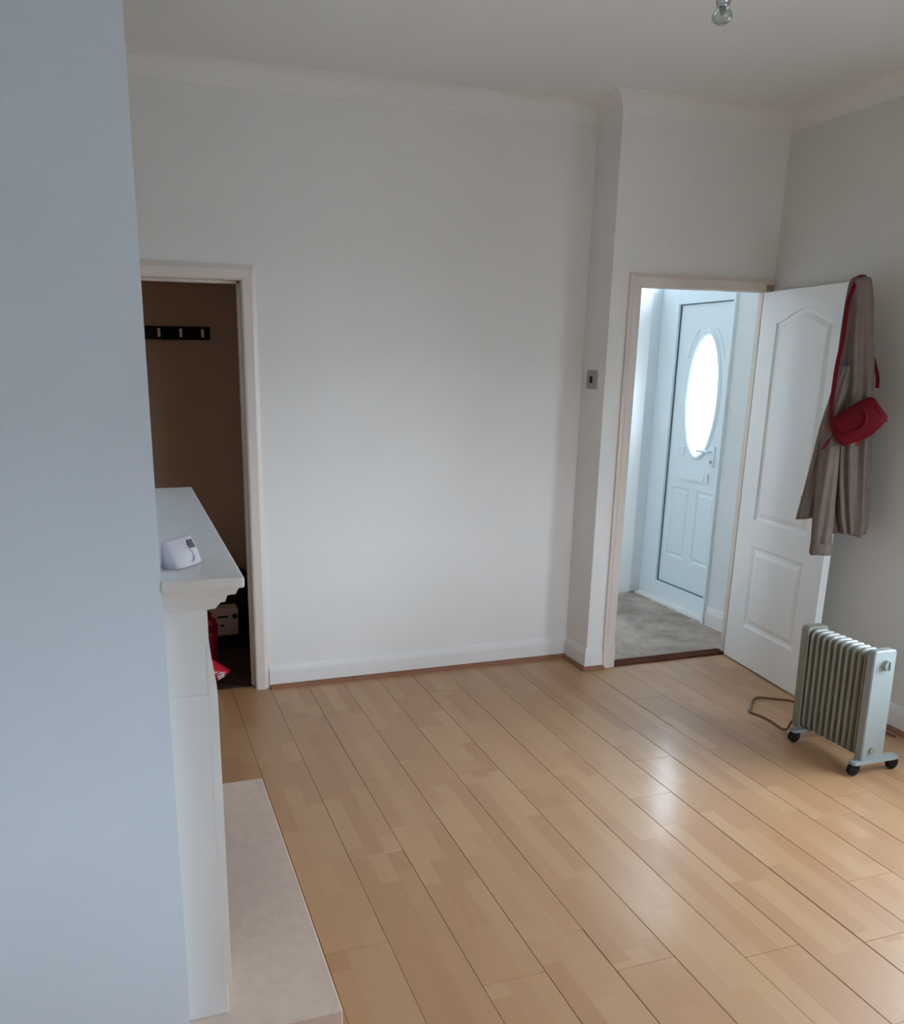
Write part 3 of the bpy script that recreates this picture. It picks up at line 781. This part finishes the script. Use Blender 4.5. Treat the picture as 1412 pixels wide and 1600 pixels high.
# flex lying on the floor
ck = [(0.50, YF+0.004, 0.10), (0.485, YF+0.03, 0.060), (0.470, -1.225, 0.016), (0.466, -1.20, 0.005), (0.475, -1.12, 0.005), (0.470, -1.05, 0.005), (0.452, -1.00, 0.006), (0.49, -0.965, 0.006), (0.55, -0.90, 0.006), (0.605, -0.862, 0.006), (0.64, -0.868, 0.006), (0.70, -0.905, 0.005), (0.755, -0.95, 0.005), (0.80, -1.10, 0.005), (0.86, -1.25, 0.005), (0.90, -1.42, 0.005)]
def smooth_path(P, n=6):
    P = [Vector(p) for p in P]; out = []
    for i in range(len(P)-1):
        p0, p1, p2, p3 = P[max(i-1, 0)], P[i], P[i+1], P[min(i+2, len(P)-1)]
        for k in range(n):
            t = k/n
            out.append(0.5*((2*p1)+(p2-p0)*t+(2*p0-5*p1+4*p2-p3)*t*t+(3*p1-p0-3*p2+p3)*t**3))
    out.append(P[-1]); return out
mb = MB().tube(smooth_path(ck), 0.0052, 8); mb.obj('power_cord', M['cord'], ra, smooth=True)

# ---------------------------------------------------------------- coat over the door's corner
CC = Vector((0.80, -1.05, 0)); e1 = Vector((0.6939, -0.7200, 0)); e2 = Vector((0.7200, 0.6939, 0))
def CP(s, z, o=0.0): return CC + e1*s + e2*o + Vector((0, 0, z))
co = empty('coat', CP(-0.05, 0.886)); tag(co, 'taupe wool coat hung over the top corner of the open door', 'coat')
lv = [(1.996, -0.080, -0.046, 0.030), (1.985, -0.098, -0.030, 0.045), (1.961, -0.109, -0.018, 0.056), (1.895, -0.113, -0.004, 0.062), (1.762, -0.114, 0.011, 0.066), (1.654, -0.113, 0.030, 0.070),
      (1.544, -0.112, 0.045, 0.074), (1.405, -0.115, 0.058, 0.078), (1.263, -0.112, 0.072, 0.080), (1.119, -0.098, 0.086, 0.082), (0.974, -0.068, 0.099, 0.082), (0.900, -0.040, 0.100, 0.080), (0.884, -0.034, 0.097, 0.076)]
def lerp_levels(z):
    for a, b in zip(lv, lv[1:]):
        if b[0] <= z <= a[0]:
            t = (a[0]-z)/(a[0]-b[0]); return [a[i]+(b[i]-a[i])*t for i in range(4)]
    return lv[-1]
rings = []
NZ, NS = 46, 72
for i in range(NZ+1):
    t = i/NZ; z = 1.996 + (0.884-1.996)*(t**1.12)
    _, l, r, dep = lerp_levels(z)
    c, hw = (l+r)/2, (r-l)/2; ring = []
    fa = min(1.0, t*2.2)
    for k in range(NS):
        a = 2*PI*k/NS
        fold = fa*(0.010*math.sin(7*a+0.8*math.sin(3*z)+1.0)+0.007*math.sin(11*a-2.2*z)+0.004*math.sin(19*a+4*z))
        # edge of the overlap: one deep pleat down the front
        da = ((a-4.55+0.25*(z-1.4)+PI) % (2*PI))-PI
        fold -= fa*0.022*math.exp(-(da/0.10)**2)
        ca, sa = math.cos(a), math.sin(a)
        ring.append(CP(c+(hw+fold*0.5)*ca, z+0.006*math.sin(3*a+1)*(t > 0.97), -0.030+(dep+fold)*sa))
    rings.append(ring)
mb = MB().loft(rings); mb.obj('body', M['coat'], co, smooth='all')
def sleeve(name, pts, offs, hws, deps, seed):
    rg = random.Random(seed); ph = rg.uniform(0, 6)
    P = smooth_path([CP(s, z, o) for (s, z), o in zip(pts, offs)], 8); n = len(P); R = []
    for i, p in enumerate(P):
        t = i/(n-1)*(len(hws)-1); j = min(int(t), len(hws)-2); f = t-j
        hw = hws[j]*(1-f)+hws[j+1]*f; dp = deps[j]*(1-f)+deps[j+1]*f
        R.append([p + e1*(hw*math.cos(2*PI*k/40)*(1+0.10*math.sin(5*2*PI*k/40+ph))) + e2*(dp*math.sin(2*PI*k/40)*(1+0.16*math.sin(6*2*PI*k/40+ph+2*t)))
                  + Vector((0, 0, 0.010*math.cos(2*PI*k/40)*(i == n-1))) for k in range(40)])
    mb = MB().loft(R); return mb.obj(name, M['coat'], co, smooth='all')
sl1 = sleeve('sleeve', [(-0.075, 1.62), (-0.096, 1.42), (-0.090, 1.20), (-0.082, 0.98), (-0.072, 0.795)], [-0.09, -0.125, -0.135, -0.135, -0.132], [0.020, 0.034, 0.040, 0.042, 0.042], [0.02, 0.03, 0.032, 0.032, 0.032], 1)
sl2 = sleeve('sleeve', [(-0.088, 1.56), (-0.112, 1.36), (-0.126, 1.15), (-0.146, 0.945)], [-0.055, -0.075, -0.085, -0.085], [0.016, 0.030, 0.038, 0.044], [0.02, 0.028, 0.030, 0.030], 2)
mb = MB().loft([[CP(-0.072+0.043*math.cos(a)*f, z, -0.132+0.033*math.sin(a)*f) for a in [2*PI*k/24 for k in range(24)]] for z, f in ((0.845, 1.0), (0.842, 1.06), (0.796, 1.08), (0.792, 1.0))])
mb.obj('cuff', M['coat'], sl1, smooth=60)
# hood folded over the corner
mb = MB(); R = []
for i in range(13):
    t = i/12; z = 1.985-0.115*t
    R.append([CP(-0.062+(0.050-0.012*t)*math.cos(a)*math.sin(PI*(0.25+0.70*t)), z, -0.062+0.040*math.sin(a)*math.sin(PI*(0.25+0.70*t))) for a in [2*PI*k/28 for k in range(28)]])
mb.loft(R); mb.obj('hood', M['coat'], co, smooth='all')

# ---------------------------------------------------------------- red handbag hanging over the coat
hb = empty('handbag', CP(0.005, 1.262, -0.16)); tag(hb, 'small red barrel handbag hanging by a long strap over the coat', 'handbag')
A = Vector((-0.077, 1.326)); B = Vector((0.084, 1.452))      # ends of the bag's long axis
ax = (B-A).normalized(); nx = Vector((-ax.y, ax.x)); L_ = (B-A).length
rings = []
for i in range(23):
    t = i/22; c = A+(B-A)*t
    e_ = min(t, 1-t); rd = 0.058 + 0.012*min(1, e_*5) if e_ > 0.02 else 0.050
    if i in (0, 22): rd = 0.046
    ring = []
    for k in range(32):
        a = 2*PI*k/32; ca, sa = math.cos(a), math.sin(a)
        u = rd*1.04*(abs(ca)**0.62)*(1 if ca > 0 else -1); d_ = 0.046*(abs(sa)**0.75)*(1 if sa > 0 else -1)*(rd/0.07)
        u += 0.006*math.sin(t*9)*(ca < 0)
        p = c + nx*u; ring.append(CP(p.x, p.y, -0.165+d_))
    rings.append(ring)
mb = MB().loft(rings); body = mb.obj('body', M['red'], hb, smooth=60)
def bagp(t, u, o): p = A+(B-A)*t+nx*u; return CP(p.x, p.y, o)
mb = MB().tube([bagp(0.03+0.94*i/16, 0.052-0.010*abs(i/8-1)**2, -0.192) for i in range(17)], 0.0035, 8); mb.obj('zip', M['dred'], body, smooth=True)
for t in (0.06, 0.94):
    mb = MB().tube([bagp(t, -0.062+0.124*i/10, -0.165-0.045*math.sin(PI*i/10)**0.7) for i in range(11)], 0.003, 6); mb.obj('piping', M['red'], body, smooth=True)
hp = []
for i in range(25):
    a = math.radians(150+240*i/24); hp.append(bagp(0.42+0.185*math.cos(a)/L_*0.23, 0.020+0.052*math.sin(a), -0.212))
mb = MB().tube([bagp(0.44+0.28*math.cos(math.radians(170+200*i/24)), 0.030+0.058*math.sin(math.radians(170+200*i/24)), -0.214+0.006*abs(i/12-1)) for i in range(25)], 0.0075, 10)
mb.obj('handle', M['red'], hb, smooth=True)
def ribbon(name, pts, wdt, parent, thick=0.0035):
    P = smooth_path(pts, 6); R = []
    for i, p in enumerate(P):
        R.append([p-e1*wdt-e2*thick, p+e1*wdt-e2*thick, p+e1*wdt+e2*thick, p-e1*wdt+e2*thick])
    mb = MB().loft(R); return mb.obj(name, M['red'], parent)
ribbon('strap', [CP(-0.030, 1.70, 0.050), CP(-0.045, 1.90, 0.035), CP(-0.052, 1.996, -0.030), CP(-0.080, 1.965, -0.090), CP(-0.098, 1.878, -0.108), CP(-0.099, 1.733, -0.118), CP(-0.106, 1.640, -0.130), CP(-0.108, 1.544, -0.150), CP(-0.104, 1.42, -0.168), CP(-0.094, 1.365, -0.168)], 0.0085, hb)
ribbon('strap', [CP(-0.010, 1.74, 0.045), CP(0.024, 1.665, 0.020), CP(0.053, 1.580, -0.03), CP(0.058, 1.530, -0.08)], 0.0075, hb)
mb = MB(); mb.loft([[CP(s, z, o) for s, z in ((-0.098, 1.315), (-0.082, 1.330), (-0.110, 1.268), (-0.127, 1.262))] for o in (-0.168, -0.162)]); mb.obj('tassel', M['red'], hb)
mb = MB(); mb.loft([[CP(s, z, o) for s, z in ((0.000, 1.305), (0.020, 1.322), (0.024, 1.300), (0.010, 1.288))] for o in (-0.172, -0.166)]); mb.obj('tab', M['dred'], hb)
